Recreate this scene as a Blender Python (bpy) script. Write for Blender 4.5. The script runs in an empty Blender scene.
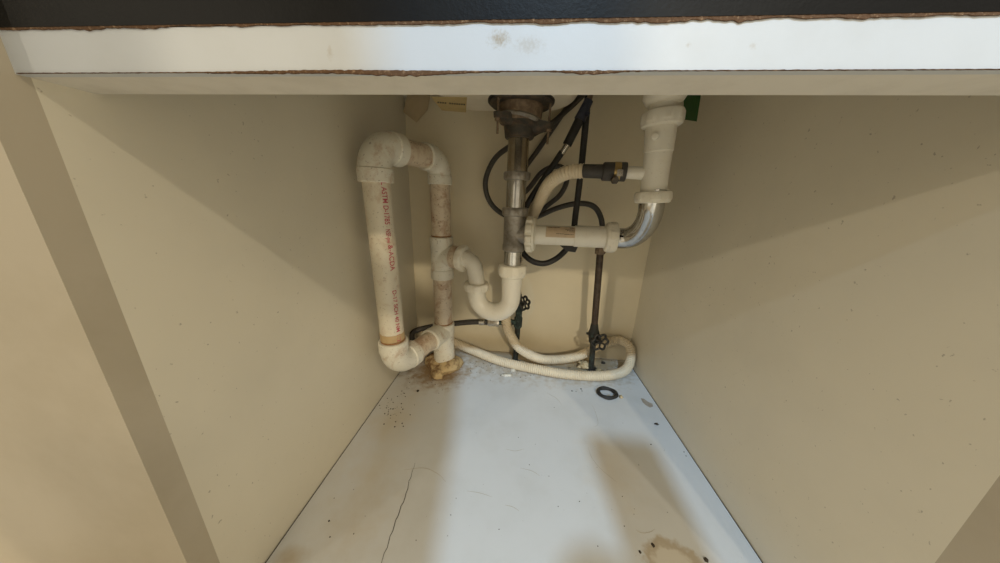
import bpy, bmesh, math, random
from mathutils import Vector, Matrix, noise
random.seed(7)
S = bpy.context.scene
COL = S.collection

# ------------------------------------------------------------------ camera, world, lights, exposure
H = 0.42                                    # lens height above the cabinet bottom
RC = Matrix(((0.99673636, -0.05466909, 0.05939627),
             (0.07251511, 0.28305414, -0.95635867),
             (0.0354709, 0.95754459, 0.28609469)))
FPX = 273.0
cam = bpy.data.cameras.new('camera')
cam.sensor_fit = 'HORIZONTAL'; cam.sensor_width = 36.0; cam.lens = 36.0 * FPX / 1000.0
cam.clip_start = 0.01; cam.clip_end = 50
camo = bpy.data.objects.new('camera', cam); COL.objects.link(camo)
camo.matrix_world = Matrix.Translation((0, 0, H)) @ RC.to_4x4()
S.camera = camo

S.view_settings.view_transform = 'Standard'; S.view_settings.look = 'None'
S.view_settings.gamma = 1.0; S.view_settings.use_curve_mapping = False
S.view_settings.exposure = 0.0

w = bpy.data.worlds.new('room_air'); S.world = w; w.use_nodes = True
w.node_tree.nodes['Background'].inputs[0].default_value = (1.0, 0.87, 0.64, 1)
w.node_tree.nodes['Background'].inputs[1].default_value = 0.66

def area(name, loc, target, size, power, color):
    l = bpy.data.lights.new(name, 'AREA'); l.shape = 'DISK'; l.size = size; l.energy = power; l.color = color
    o = bpy.data.objects.new(name, l); COL.objects.link(o); o.location = loc
    o.rotation_euler = (Vector(target) - Vector(loc)).to_track_quat('-Z', 'Y').to_euler()
    return o
area('ceiling_lamp_cool', (0.225, -1.9, 2.32), (0.0, 0.4, 0.0), 0.06, 62, (0.53, 0.76, 1.0))
area('ceiling_lamp_warm', (1.25, -1.75, 2.25), (0.0, 0.4, 0.1), 0.08, 14, (1.0, 0.89, 0.70))
area('far_ceiling_lamp_warm', (1.0, -3.9, 2.2), (0.0, 0.5, 0.1), 0.14, 52, (1.0, 0.86, 0.62))
area('side_ceiling_lamp_warm', (-3.4, -3.6, 2.1), (0.2, 0.5, 0.2), 0.14, 28, (1.0, 0.89, 0.70))

# ------------------------------------------------------------------ helpers
def at(px, py, Y):
    """point at depth Y seen at a photo position (used to measure the place)"""
    d = RC @ Vector((px - 500.0, 281.5 - py, -FPX))
    return d * (Y / d.y) + Vector((0, 0, H))
def atz(px, py, z):
    d = RC @ Vector((px - 500.0, 281.5 - py, -FPX))
    return d * ((z - H) / d.z) + Vector((0, 0, H))
def atx(px, py, x):
    d = RC @ Vector((px - 500.0, 281.5 - py, -FPX))
    return d * (x / d.x) + Vector((0, 0, H))

def V(*a): return Vector(a)

class MB:
    def __init__(s): s.v = []; s.f = []
    def add(s, vs, fs):
        b = len(s.v); s.v += [tuple(x) for x in vs]; s.f += [tuple(b + i for i in q) for q in fs]
        return s
    def box(s, a, b):
        x0, y0, z0 = a; x1, y1, z1 = b
        return s.add([(x0,y0,z0),(x1,y0,z0),(x1,y1,z0),(x0,y1,z0),(x0,y0,z1),(x1,y0,z1),(x1,y1,z1),(x0,y1,z1)],
              [(0,3,2,1),(4,5,6,7),(0,1,5,4),(1,2,6,5),(2,3,7,6),(3,0,4,7)])
    def rings(s, rings, cap0=True, cap1=True, closed=False):
        n = len(rings[0]); vs = [p for r in rings for p in r]; fs = []
        m = len(rings)
        for i in range(m if closed else m - 1):
            j = (i + 1) % m
            for k in range(n):
                l = (k + 1) % n
                fs.append((i*n+k, i*n+l, j*n+l, j*n+k))
        if not closed:
            if cap0: fs.append(tuple(reversed(range(n))))
            if cap1: fs.append(tuple((m-1)*n + k for k in range(n)))
        return s.add(vs, fs)
    def build(s, name, mat, parent=None, smooth=True, angle=35, origin=None):
        me = bpy.data.meshes.new(name)
        o0 = Vector(origin) if origin else Vector((0,0,0))
        me.from_pydata([tuple(Vector(p) - o0) for p in s.v], [], s.f); me.update()
        bm = bmesh.new(); bm.from_mesh(me); bmesh.ops.recalc_face_normals(bm, faces=bm.faces); bm.to_mesh(me); bm.free()
        if mat: me.materials.append(mat)
        if smooth:
            me.shade_smooth(); me.set_sharp_from_angle(angle=math.radians(angle))
        o = bpy.data.objects.new(name, me); COL.objects.link(o)
        if parent:
            o.parent = parent
            o.location = o0 - world_loc(parent)
        else: o.location = o0
        return o

def world_loc(o):
    p = Vector(o.location)
    while o.parent: o = o.parent; p = p + Vector(o.location)
    return p
def frame(d):
    d = d.normalized()
    u = d.cross(V(0,0,1))
    if u.length < 1e-3: u = V(1,0,0)
    u.normalize(); return u, d.cross(u).normalized() * 1.0
def catmull(pts, n=10):
    P = [Vector(p) for p in pts]; P = [P[0]*2 - P[1]] + P + [P[-1]*2 - P[-2]]; out = []
    for i in range(1, len(P) - 2):
        a, b, c, d = P[i-1:i+3]
        for k in range(n):
            t = k / n
            out.append(0.5*((2*b) + (c-a)*t + (2*a-5*b+4*c-d)*t*t + (3*b-a-3*c+d)*t**3))
    out.append(P[-2]); return out
def resample(path, step):
    L = [0]
    for a, b in zip(path, path[1:]): L.append(L[-1] + (b-a).length)
    n = max(2, int(L[-1] / step)); out = []; j = 0
    for i in range(n + 1):
        s = L[-1]*i/n
        while j < len(L) - 2 and L[j+1] < s: j += 1
        t = (s - L[j]) / max(1e-9, L[j+1] - L[j]); out.append(path[j].lerp(path[j+1], min(1, t)))
    return out
def sweep(mb, path, rad, seg=16, cap=True, closed=False):
    """tube along a list of points; rad a number or a function of (index, count)"""
    n = len(path); rings = []; u = None
    for i, p in enumerate(path):
        if closed: t = (path[(i+1) % n] - path[i-1]).normalized()
        else: t = (path[min(i+1, n-1)] - path[max(i-1, 0)]).normalized()
        if u is None: u, _ = frame(t)
        u = (u - t*u.dot(t)).normalized(); v = t.cross(u)
        r = rad(i, n) if callable(rad) else rad
        rings.append([p + (u*math.cos(2*math.pi*k/seg) + v*math.sin(2*math.pi*k/seg))*r for k in range(seg)])
    return mb.rings(rings, cap, cap, closed)
def revolve(mb, P, d, prof, seg=28, mod=None):
    """turned shape from P along d; prof = [(t, r)] or [(t, r, m)]: m scales the radial modulation mod(angle)"""
    P = Vector(P); d = Vector(d).normalized(); u, v = frame(d); rings = []
    for q in prof:
        t, r = q[0], q[1]; m = q[2] if len(q) > 2 else 0
        rings.append([P + d*t + (u*math.cos(a) + v*math.sin(a)) * (r*(1 + (m*mod(a) if mod else 0)))
                      for a in (2*math.pi*k/seg for k in range(seg))])
    return mb.rings(rings)
def hub(mb, P, d, r, L, c=0.0018, seg=28):
    return revolve(mb, P, d, [(0, r-c), (c, r), (L-c, r), (L, r-c)], seg)
def nutmod(n, duty=0.55):
    return lambda a: 1.0 if (a*n/(2*math.pi)) % 1.0 < duty else 0.0
def nut(mb, P, d, r, L, n=8, depth=0.07, seg=64):
    """ribbed plastic slip nut"""
    return revolve(mb, P, d, [(0, r*0.9, 0), (L*0.04, r*0.96, depth*.6), (L*0.18, r, depth), (L*0.68, r, depth), (L*0.72, r, 0.02), (L*0.9, r*0.99, 0.01), (L, r*0.9, 0)], seg, nutmod(n))
def hexnut(mb, P, d, r, L):
    return revolve(mb, P, d, [(0, r*0.93), (L*.12, r), (L*.88, r), (L, r*0.93)], 6)

def tag(o, label, cat, group=None):
    o['label'] = label; o['category'] = cat
    if group: o['group'] = group
    return o
def thing(name, label, cat, loc, group=None):
    o = bpy.data.objects.new(name, None); COL.objects.link(o); o.location = loc
    o.empty_display_size = 0.02
    return tag(o, label, cat, group)
def struct(o, label=None):
    o['kind'] = 'structure'
    if label: o['label'] = label
    return o

# ------------------------------------------------------------------ materials
def newmat(name):
    m = bpy.data.materials.new(name); m.use_nodes = True
    nt = m.node_tree; b = nt.nodes['Principled BSDF']; return m, nt, b
def coords(nt):
    n = nt.nodes.new('ShaderNodeNewGeometry'); return n.outputs['Position']
def noise_n(nt, vec, scale, detail=4, rough=0.6, dist=0.0):
    n = nt.nodes.new('ShaderNodeTexNoise'); n.inputs['Scale'].default_value = scale
    n.inputs['Detail'].default_value = detail; n.inputs['Roughness'].default_value = rough; n.inputs['Distortion'].default_value = dist
    nt.links.new(vec, n.inputs['Vector']); return n.outputs['Fac']
def ramp(nt, fac, lo, hi, a=0.0, b=1.0):
    n = nt.nodes.new('ShaderNodeMapRange'); n.interpolation_type = 'SMOOTHSTEP'
    n.inputs['From Min'].default_value = lo; n.inputs['From Max'].default_value = hi
    n.inputs['To Min'].default_value = a; n.inputs['To Max'].default_value = b
    nt.links.new(fac, n.inputs['Value']); return n.outputs['Result']
def mixc(nt, fac, a, b):
    n = nt.nodes.new('ShaderNodeMix'); n.data_type = 'RGBA'
    for val, k in ((a, 6), (b, 7)):
        if isinstance(val, tuple): n.inputs[k].default_value = (*val, 1)
        else: nt.links.new(val, n.inputs[k])
    if isinstance(fac, float): n.inputs[0].default_value = fac
    else: nt.links.new(fac, n.inputs[0])
    return n.outputs[2]
def mul(nt, a, b):
    n = nt.nodes.new('ShaderNodeMath'); n.operation = 'MULTIPLY'; n.use_clamp = True
    nt.links.new(a, n.inputs[0])
    if isinstance(b, (int, float)): n.inputs[1].default_value = b
    else: nt.links.new(b, n.inputs[1])
    return n.outputs[0]
def bump(nt, b, fac, strength=0.1, dist=0.001):
    n = nt.nodes.new('ShaderNodeBump'); n.inputs['Strength'].default_value = strength; n.inputs['Distance'].default_value = dist
    nt.links.new(fac, n.inputs['Height']); nt.links.new(n.outputs[0], b.inputs['Normal'])
def stain(nt, vec, center, r, edge=0.5, wob=0.6, scale=(1,1,1), nscale=40):
    """soft irregular blot round a place in the scene"""
    s = nt.nodes.new('ShaderNodeVectorMath'); s.operation = 'SUBTRACT'; nt.links.new(vec, s.inputs[0]); s.inputs[1].default_value = center
    m = nt.nodes.new('ShaderNodeVectorMath'); m.operation = 'MULTIPLY'; nt.links.new(s.outputs[0], m.inputs[0]); m.inputs[1].default_value = scale
    l = nt.nodes.new('ShaderNodeVectorMath'); l.operation = 'LENGTH'; nt.links.new(m.outputs[0], l.inputs[0])
    n = noise_n(nt, vec, nscale, 3)
    a = nt.nodes.new('ShaderNodeMath'); a.operation = 'MULTIPLY_ADD'
    nt.links.new(n, a.inputs[0]); a.inputs[1].default_value = r*wob*2; nt.links.new(l.outputs['Value'], a.inputs[2])
    return ramp(nt, a.outputs[0], r*(1+wob), r*(1+wob)*edge, 0.0, 1.0)
def simple(name, c, c2=None, rough=0.5, scale=30, metal=0.0, lo=0.4, hi=0.7, bmp=0.0, bscale=200, spec=0.5, dist=0.0):
    m, nt, b = newmat(name); vec = coords(nt)
    b.inputs['Roughness'].default_value = rough; b.inputs['Metallic'].default_value = metal
    b.inputs['Specular IOR Level'].default_value = spec
    if c2:
        f = ramp(nt, noise_n(nt, vec, scale, 5, 0.65, dist), lo, hi)
        nt.links.new(mixc(nt, f, c, c2), b.inputs['Base Color'])
    else: b.inputs['Base Color'].default_value = (*c, 1)
    if bmp: bump(nt, b, noise_n(nt, vec, bscale, 3), bmp)
    return m

CREAM = (0.76, 0.705, 0.575)
def wall_mat(name, base, blots):
    m, nt, b = newmat(name); vec = coords(nt)
    c = mixc(nt, ramp(nt, noise_n(nt, vec, 6, 5), 0.35, 0.75), base, tuple(x*0.93 for x in base))
    c = mixc(nt, mul(nt, ramp(nt, noise_n(nt, vec, 220, 2), 0.70, 0.76), 0.5), c, (0.20, 0.16, 0.11))
    for (ctr, r, col, k, sc, ed) in blots:
        c = mixc(nt, mul(nt, stain(nt, vec, ctr, r, ed, 0.4, sc, 30), k), c, col)
    nt.links.new(c, b.inputs['Base Color']); b.inputs['Roughness'].default_value = 0.42
    bump(nt, b, noise_n(nt, vec, 90, 3), 0.04)
    return m
M = {}
M['wall'] = wall_mat('cream_melamine', CREAM, [])
M['wall_back'] = wall_mat('cream_melamine_back', (0.83, 0.735, 0.54), [
    ((-0.21, 0.70, 0.20), 0.02, (0.84, 0.79, 0.67), 0.9, (1, 0, .16), .8),
    ((0.02, 0.70, 0.16), 0.035, (0.83, 0.77, 0.61), 0.6, (1, 0, .4), .8),
    ((0.19, 0.70, 0.245), 0.012, (0.52, 0.44, 0.31), 0.35, (.3, 0, 1.6), .4),
    ((-0.02, 0.70, 0.03), 0.05, (0.60, 0.48, 0.28), 0.45, (.25, 0, 1), .3)])
M['white_paint'] = None
def rail_mat():
    m, nt, b = newmat('white_paint_grimy'); vec = coords(nt)
    c = mixc(nt, ramp(nt, noise_n(nt, vec, 25, 4), 0.4, 0.8), (0.51, 0.54, 0.58), (0.485, 0.51, 0.54))
    for (ctr, r, k, sc) in [((-0.014, 0.155, 0.4925), 0.0048, 0.95, (.7, 0, 1)), ((0.0, 0.155, 0.490), 0.005, 0.4, (.5, 0, 1)),
                            ((-0.098, 0.155, 0.487), 0.0022, 0.4, (1, 0, .5)), ((0.100, 0.155, 0.490), 0.0022, 0.4, (1, 0, 1)), ((0.072, 0.155, 0.4905), 0.0015, .45, (1, 0, 1))]:
        c = mixc(nt, mul(nt, stain(nt, vec, ctr, r, 0.3, 0.8, sc, 900), k), c, (0.30, 0.24, 0.16))
    nt.links.new(c, b.inputs['Base Color']); b.inputs['Roughness'].default_value = 0.45
    bump(nt, b, noise_n(nt, vec, 300, 3), 0.06); return m
M['rail'] = rail_mat()
M['rail_under'] = simple('cream_paint', (0.66, 0.63, 0.57), (0.60, 0.57, 0.51), 0.5, 40)
M['torn'] = simple('torn_fibreboard', (0.10, 0.050, 0.022), (0.40, 0.27, 0.16), 0.9, 500, lo=0.5, hi=0.8, bmp=0.6, bscale=1500)
M['black_panel'] = simple('black_satin_paint', (0.004, 0.004, 0.0045), (0.008, 0.008, 0.008), 0.45, 14, bmp=0.12, bscale=500, spec=0.12)

def floor_mat():
    m, nt, b = newmat('white_melamine_stained'); vec = coords(nt)
    c = mixc(nt, ramp(nt, noise_n(nt, vec, 9, 5), 0.4, 0.75), (0.62, 0.63, 0.63), (0.57, 0.575, 0.565))
    def blot(ctr, r, col, k, sc=(1,1,0), ed=0.4, wob=0.6, ns=40):
        nonlocal c
        c = mixc(nt, mul(nt, stain(nt, vec, ctr, r, ed, wob, sc, ns), k), c, col)
    blot((-0.23, 0.42, 0), 0.09, (0.50, 0.42, 0.29), 0.75, (1.0, .4, 0), .1, .5, 18)      # dirty strip by the left wall
    blot((-0.20, 0.26, 0), 0.06, (0.52, 0.46, 0.36), 0.7, (.8, .5, 0), .1)
    blot((-0.185, 0.585, 0), 0.105, (0.27, 0.16, 0.055), 0.9, (1, 1.2, 0), .5, .6, 60)   # rust round the drain foot
    blot((0.05, 0.69, 0), 0.15, (0.36, 0.27, 0.15), 0.8, (.42, 1, 0), .5, .6, 60)   # grime along the back
    blot((0.21, 0.67, 0), 0.115, (0.34, 0.25, 0.13), 0.85, (.8, 1, 0), .5, .6, 80)
    blot((0.212, 0.243, 0), 0.030, (0.36, 0.25, 0.10), 0.6, (.8, 1.2, 0), .8, .5, 60)  # water ring near the front
    blot((0.211, 0.238, 0), 0.024, (0.64, 0.60, 0.52), 0.9, (.9, 1.2, 0), .8, .5, 60)
    blot((0.17, 0.36, 0), 0.07, (0.58, 0.50, 0.38), 0.35, (1, .7, 0), .3)
    blot((-0.25, 0.20, 0), 0.02, (0.36, 0.25, 0.10), 0.6, (.7, 1, 0), .3)
    sp = ramp(nt, noise_n(nt, vec, 320, 2), 0.735, 0.765)
    c = mixc(nt, mul(nt, sp, 0.55), c, (0.13, 0.10, 0.07))
    nt.links.new(c, b.inputs['Base Color']); b.inputs['Roughness'].default_value = 0.38
    bump(nt, b, noise_n(nt, vec, 60, 3), 0.05); return m
M['floor'] = floor_mat()
M['gap'] = simple('dark_gap', (0.05, 0.04, 0.03), rough=0.9)

def pvc_mat(name, base, dirt, k, lo=0.5, hi=0.72, speck=0.6, rough=0.38):
    m, nt, b = newmat(name); vec = coords(nt)
    c = mixc(nt, mul(nt, ramp(nt, noise_n(nt, vec, 34, 6, .7, .6), lo, hi), k), base, dirt)
    c = mixc(nt, mul(nt, ramp(nt, noise_n(nt, vec, 260, 2), 0.65, 0.69), speck), c, (0.16, 0.09, 0.04))
    nt.links.new(c, b.inputs['Base Color']); b.inputs['Roughness'].default_value = rough
    bump(nt, b, noise_n(nt, vec, 150, 3), 0.03); return m
M['pvc_fit'] = pvc_mat('pvc_fitting', (0.76, 0.725, 0.62), (0.52, 0.38, 0.25), 0.75, .50, .70, 0.5)
M['pvc_pipe'] = pvc_mat('pvc_pipe', (0.72, 0.655, 0.52), (0.54, 0.40, 0.27), 0.7, .48, .70, 0.4)
M['pvc_stain'] = pvc_mat('pvc_pipe_primer_stained', (0.66, 0.555, 0.42), (0.42, 0.27, 0.17), 0.85, .44, .64, 0.9)
M['pvc_clean'] = pvc_mat('white_trap_plastic', (0.83, 0.79, 0.69), (0.70, 0.63, 0.50), 0.5, .5, .8, 0.12, 0.3)
M['pvc_nut'] = pvc_mat('ivory_nut_plastic', (0.84, 0.79, 0.67), (0.70, 0.62, 0.47), 0.5, .5, .8, 0.15, 0.4)
M['primer'] = simple('brown_glue_ring', (0.26, 0.12, 0.045), (0.42, 0.24, 0.10), 0.5, 120)
M['red_ink'] = simple('red_ink', (0.50, 0.07, 0.10), (0.60, 0.30, 0.26), 0.6, 320, lo=.5, hi=.7)
M['dark_ink'] = simple('dark_ink', (0.06, 0.05, 0.04), rough=0.7)
def metal(name, c, c2, rough, scale=35, lo=.45, hi=.75):
    m, nt, b = newmat(name); vec = coords(nt)
    f = ramp(nt, noise_n(nt, vec, scale, 5), lo, hi)
    nt.links.new(mixc(nt, f, c, c2), b.inputs['Base Color']); b.inputs['Metallic'].default_value = 1.0
    nt.links.new(ramp(nt, noise_n(nt, vec, scale*1.3, 4), .3, .8, rough, min(1, rough+0.2)), b.inputs['Roughness']); return m
M['chrome'] = metal('chrome', (0.56, 0.555, 0.54), (0.40, 0.37, 0.33), 0.04)
M['chrome_dull'] = simple('tarnished_chrome', (0.50, 0.45, 0.37), (0.38, 0.31, 0.23), 0.24, 25, metal=1.0)
M['zinc'] = simple('grey_cast_metal', (0.36, 0.335, 0.30), (0.24, 0.21, 0.17), 0.42, 60, metal=0.55, bmp=0.25)
M['iron'] = simple('dark_corroded_iron', (0.055, 0.05, 0.042), (0.12, 0.085, 0.055), 0.6, 90, metal=0.3, bmp=0.5, bscale=400)
M['iron_brown'] = simple('rusty_brown_metal', (0.16, 0.11, 0.07), (0.30, 0.22, 0.15), 0.6, 90, metal=0.3, bmp=0.5, bscale=400)
M['copper'] = simple('aged_copper_pipe', (0.050, 0.034, 0.024), (0.10, 0.070, 0.050), 0.5, 70, metal=0.3)
M['verdigris'] = simple('verdigris_brass', (0.020, 0.030, 0.026), (0.10, 0.16, 0.14), 0.8, 110, lo=.5, hi=.7, bmp=.4)
M['dark_brass'] = simple('blackened_brass', (0.022, 0.022, 0.018), (0.05, 0.075, 0.06), 0.6, 110, lo=.5, hi=.7, bmp=.4)
M['black_iron'] = simple('black_handle_paint', (0.010, 0.010, 0.009), (0.04, 0.035, 0.03), 0.5, 160)
M['rubber'] = simple('black_rubber', (0.013, 0.012, 0.011), (0.028, 0.026, 0.024), 0.55, 60)
M['rubber_grey'] = simple('dark_grey_rubber', (0.045, 0.04, 0.036), (0.065, 0.058, 0.052), 0.6, 60)
M['hose_grey'] = simple('grey_braided_hose', (0.050, 0.045, 0.040), (0.085, 0.077, 0.068), 0.5, 400, bmp=.4, bscale=900)
M['blue_tape'] = simple('dark_blue_plastic', (0.018, 0.022, 0.04), (0.04, 0.045, 0.07), 0.5, 80)
M['drain_hose'] = simple('beige_drain_hose', (0.70, 0.60, 0.44), (0.63, 0.52, 0.36), 0.42, 30)
M['foam'] = simple('aged_foam', (0.56, 0.42, 0.22), (0.20, 0.11, 0.045), 0.8, 40, lo=.44, hi=.64, bmp=.6, bscale=120)
M['sink'] = simple('sink_underside', (0.78, 0.72, 0.60), (0.71, 0.64, 0.52), 0.5, 20)
M['kraft'] = simple('brown_paper_tape', (0.62, 0.50, 0.33), (0.55, 0.43, 0.26), 0.7, 25)
M['sticker'] = simple('yellowed_sticker', (0.55, 0.42, 0.20), (0.47, 0.34, 0.14), 0.6, 40)
M['label_tan'] = simple('tan_label', (0.62, 0.48, 0.33), (0.55, 0.42, 0.28), 0.5, 60)
M['green'] = simple('green_tape', (0.025, 0.12, 0.025), (0.02, 0.09, 0.02), 0.6, 60)
M['caulk'] = simple('old_caulk', (0.58, 0.46, 0.27), (0.36, 0.25, 0.12), 0.8, 80, bmp=.5)
M['flake'] = simple('tan_flake', (0.33, 0.28, 0.22), (0.42, 0.36, 0.29), 0.8, 120)
M['crumb_white'] = simple('white_crumb', (0.70, 0.68, 0.60), (0.55, 0.48, 0.36), 0.8, 200)
M['speck'] = simple('dark_speck', (0.04, 0.03, 0.02), rough=0.8)
M['steel'] = simple('clamp_steel', (0.62, 0.60, 0.56), (0.45, 0.40, 0.33), 0.25, 90, metal=1.0)
M['gold'] = simple('yellowed_clamp_band', (0.50, 0.36, 0.16), (0.40, 0.28, 0.12), 0.35, 90, metal=0.8)
M['stile'] = simple('beige_cabinet_paint', (0.50, 0.44, 0.34), (0.46, 0.40, 0.30), 0.5, 10)
M['vinyl'] = simple('kitchen_vinyl', (0.72, 0.64, 0.51), (0.66, 0.58, 0.45), 0.5, 8)
M['cloth'] = simple('grey_clothing', (0.36, 0.35, 0.34), (0.30, 0.29, 0.28), 0.9, 60)

# ------------------------------------------------------------------ the cabinet shell
XL, XR, YF, YB, ZT = -0.278, 0.325, 0.155, 0.70, 0.76
struct(MB().box((XL-0.016, YF+0.005, -0.02), (XL, YB, ZT)).build('wall_left', M['wall'], smooth=False), 'cream melamine side panel on the left of the cabinet')
struct(MB().box((XR, YF+0.005, -0.02), (XR+0.016, YB, ZT)).build('wall_right', M['wall'], smooth=False), 'cream melamine side panel on the right of the cabinet')
struct(MB().box((XL-0.016, YB, -0.02), (XR+0.016, YB+0.012, ZT)).build('wall_back', M['wall_back'], smooth=False), 'cream melamine back panel of the cabinet with scuffs')
floor = struct(MB().box((XL+0.0012, YF, -0.016), (XR-0.0012, YB-0.001, 0)).build('floor', M['floor'], smooth=False), 'white stained melamine bottom panel of the cabinet')
struct(MB().box((XL-0.02, YF-0.02, ZT), (XR+0.02, YB+0.012, ZT+0.03)).build('ceiling', M['wall'], smooth=False), 'underside of the worktop above the cabinet')
struct(MB().box((XL-0.25, YF-0.014, -0.12), (XL, YF+0.005, ZT)).build('trim_1', M['stile'], smooth=False), 'beige face-frame stile on the left')
struct(MB().box((XR, YF-0.014, -0.12), (XR+0.25, YF+0.005, ZT)).build('trim_2', M['stile'], smooth=False), 'beige face-frame stile on the right')
struct(MB().box((XL, YF, -0.12), (XR, YF+0.018, -0.016)).build('trim_3', M['stile'], smooth=False), 'beige bottom rail under the cabinet floor')
struct(MB().box((-2.5, -5, -0.14), (2.5, YF+0.1, -0.12)).build('floor_kitchen', M['vinyl'], smooth=False), 'kitchen floor in front of the cabinet')

# front rail: white painted edge, cream underside, torn fibreboard along both edges
ZR0, ZR1, YR1 = 0.4793, 0.4990, 0.1850
SL = 0.011                                   # the rail hangs a little low on its left end
def slope(o):
    for v in o.data.vertices: v.co.z += SL*(v.co.x + o.location.x)
    return o
rail = struct(slope(MB().box((XL, YF, ZR0), (XR, YF+0.004, ZR1)).build('trim_4', M['rail'], smooth=False)), 'white painted front rail with chipped edges')
slope(MB().box((XL, YF+0.0042, ZR0+0.0002), (XR, YR1, ZR1)).build('rail_underside', M['rail_under'], rail, smooth=False))
def torn_strip(x0, x1, zc, wid, name, yfront, seed):
    """ragged strip of bare fibreboard"""
    n = max(6, int((x1-x0)/0.0012)); top = []; bot = []
    for i in range(n+1):
        x = x0 + (x1-x0)*i/n
        a, b = wid(x)
        k = 0.00012 + 0.25*(a-b)
        a += k*noise.noise(V(x*380, seed, 0)); b += k*noise.noise(V(x*300, seed+5, 0))
        if a < b + 0.0001: a = b + 0.0001
        top.append(V(x, yfront + 0.0003*noise.noise(V(x*500, 3, seed)), zc + a)); bot.append(V(x, yfront + 0.0003*noise.noise(V(x*450, 9, seed)), zc + b))
    mb = MB(); vs = []; back = 0.0012
    for t, b in zip(top, bot): vs += [t, b, b + V(0, back, 0), t + V(0, back, 0)]
    fs = []
    for i in range(n):
        for k in range(4):
            l = (k+1) % 4; fs.append((i*4+k, i*4+l, (i+1)*4+l, (i+1)*4+k))
    fs.append((0,1,2,3)); fs.append((n*4+3, n*4+2, n*4+1, n*4))
    mb.add(vs, fs); return slope(mb.build(name, M['torn'], rail, smooth=False))
def px_x(px, z): return at(px, 0, YF).x
def bot_w(x):
    g = lambda c, s: math.exp(-((x-c)/s)**2)
    up = 0.0001 + 0.0007*g(-0.10, .05)
    dn = -0.0001 - 0.0015*g(-0.060, .028) - 0.0011*g(0.030, .012) - 0.0004*g(-0.13, .03)
    return up, dn
torn_strip(XL+0.002, XR-0.002, ZR0+0.0002, bot_w, 'torn_edge', YF-0.0008, 2)
def top_w(x):
    g = lambda c, s: math.exp(-((x-c)/s)**2)
    return 0.0010 + 0.0005*noise.noise(V(x*40, 1, 1)), -0.0004 - 0.0010*noise.noise(V(x*60, 7, 1)) - 0.0005*g(0.05, .05) + 0.0006*g(-.15, .03)
torn_strip(XL+0.002, XR-0.002, ZR1, top_w, 'torn_edge', YF-0.0008, 11)
panel = struct(slope(MB().box((XL, YF-0.001, ZR1+0.0006), (XR, YF+0.016, ZT-0.008)).build('trim_5', M['black_panel'], smooth=False)), 'black painted false front above the white rail')

# floor joints, crack and holes
def ribbon(pts, w, z, name, mat, parent):
    mb = MB(); vs = []; n = len(pts)
    for i, p in enumerate(pts):
        t = (pts[min(i+1, n-1)] - pts[max(i-1, 0)]); s = V(-t.y, t.x, 0).normalized()
        ww = w*(0.25 + 0.75*math.sin(math.pi*min(1, max(0.04, i/(n-1))))) if n > 3 else w
        for sg, zz in ((-1, z), (1, z), (1, z-0.0004), (-1, z-0.0004)): vs.append(V(p.x + s.x*ww*sg, p.y + s.y*ww*sg, zz))
    fs = []
    for i in range(n-1):
        for k in range(4):
            l = (k+1) % 4; fs.append((i*4+k, i*4+l, (i+1)*4+l, (i+1)*4+k))
    fs += [(0,1,2,3), ((n-1)*4+3, (n-1)*4+2, (n-1)*4+1, (n-1)*4)]
    return mb.add(vs, fs).build(name, mat, parent, smooth=False)
ribbon([V(XL+0.0012, YF, 0), V(XL+0.0012, 0.7, 0)], 0.00045, 0.0003, 'panel_joint', M['gap'], floor)
ribbon([V(XR-0.0012, YF, 0), V(XR-0.0012, 0.7, 0)], 0.00045, 0.0003, 'panel_joint', M['gap'], floor)
crk = [atz(*p, 0) for p in [(415, 463), (413, 470), (409, 482), (406, 495), (398, 515), (392, 532), (386, 550), (381, 563), (376, 580)]]
ribbon([p + V(0.0008*math.sin(i*2.1), 0, 0) for i, p in enumerate(resample(crk, 0.006))], 0.00045, 0.0003, 'crack', M['gap'], floor)
M['scratch'] = simple('scuff', (0.42, 0.38, 0.31), rough=0.7)
for arc in [[(404, 470), (424, 468), (438, 474), (446, 482)], [(506, 449), (515, 451), (524, 449)], [(467, 491), (480, 493), (492, 497)], [(588, 447), (592, 458), (602, 470), (617, 482)], [(592, 405), (596, 414), (598, 424), (594, 427)], [(520, 468), (532, 471), (540, 476)], [(547, 393), (556, 398), (562, 405)], [(505, 505), (513, 507), (519, 511)], [(636, 530), (642, 533), (650, 532), (655, 529)]]:
    ribbon(resample(catmull([atz(*p, 0) for p in arc], 6), 0.004), 0.00028, 0.0002, 'scratch', M['scratch'], floor)
def blob(c, r, name, mat, parent=None, sub=2, amp=0.35, f=3.0, seed=0, flat=None):
    bm = bmesh.new(); bmesh.ops.create_icosphere(bm, subdivisions=sub, radius=1.0)
    for v in bm.verts:
        d = v.co.normalized(); k = 1 + amp*noise.noise(d*f*0.5 + V(seed*3.1, seed, 0))*1.6
        v.co = V(d.x*r[0]*k, d.y*r[1]*k, d.z*r[2]*k)
        if flat is not None and v.co.z < flat: v.co.z = flat
    me = bpy.data.meshes.new(name); bm.to_mesh(me); bm.free(); me.materials.append(mat); me.shade_smooth()
    o = bpy.data.objects.new(name, me); COL.objects.link(o); o.location = c
    if parent: o.parent = parent; o.location = Vector(c) - world_loc(parent)
    return o
for px, py, r in [(418, 391, .0042), (653, 545, .0027), (640, 552, .0022)]:
    p = atz(px, py, 0); blob(p + V(0,0,0.0002), (r*0.8, r*1.1, 0.0004), 'screw_hole', M['speck'], floor, 1, .3, 3, px)

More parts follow.
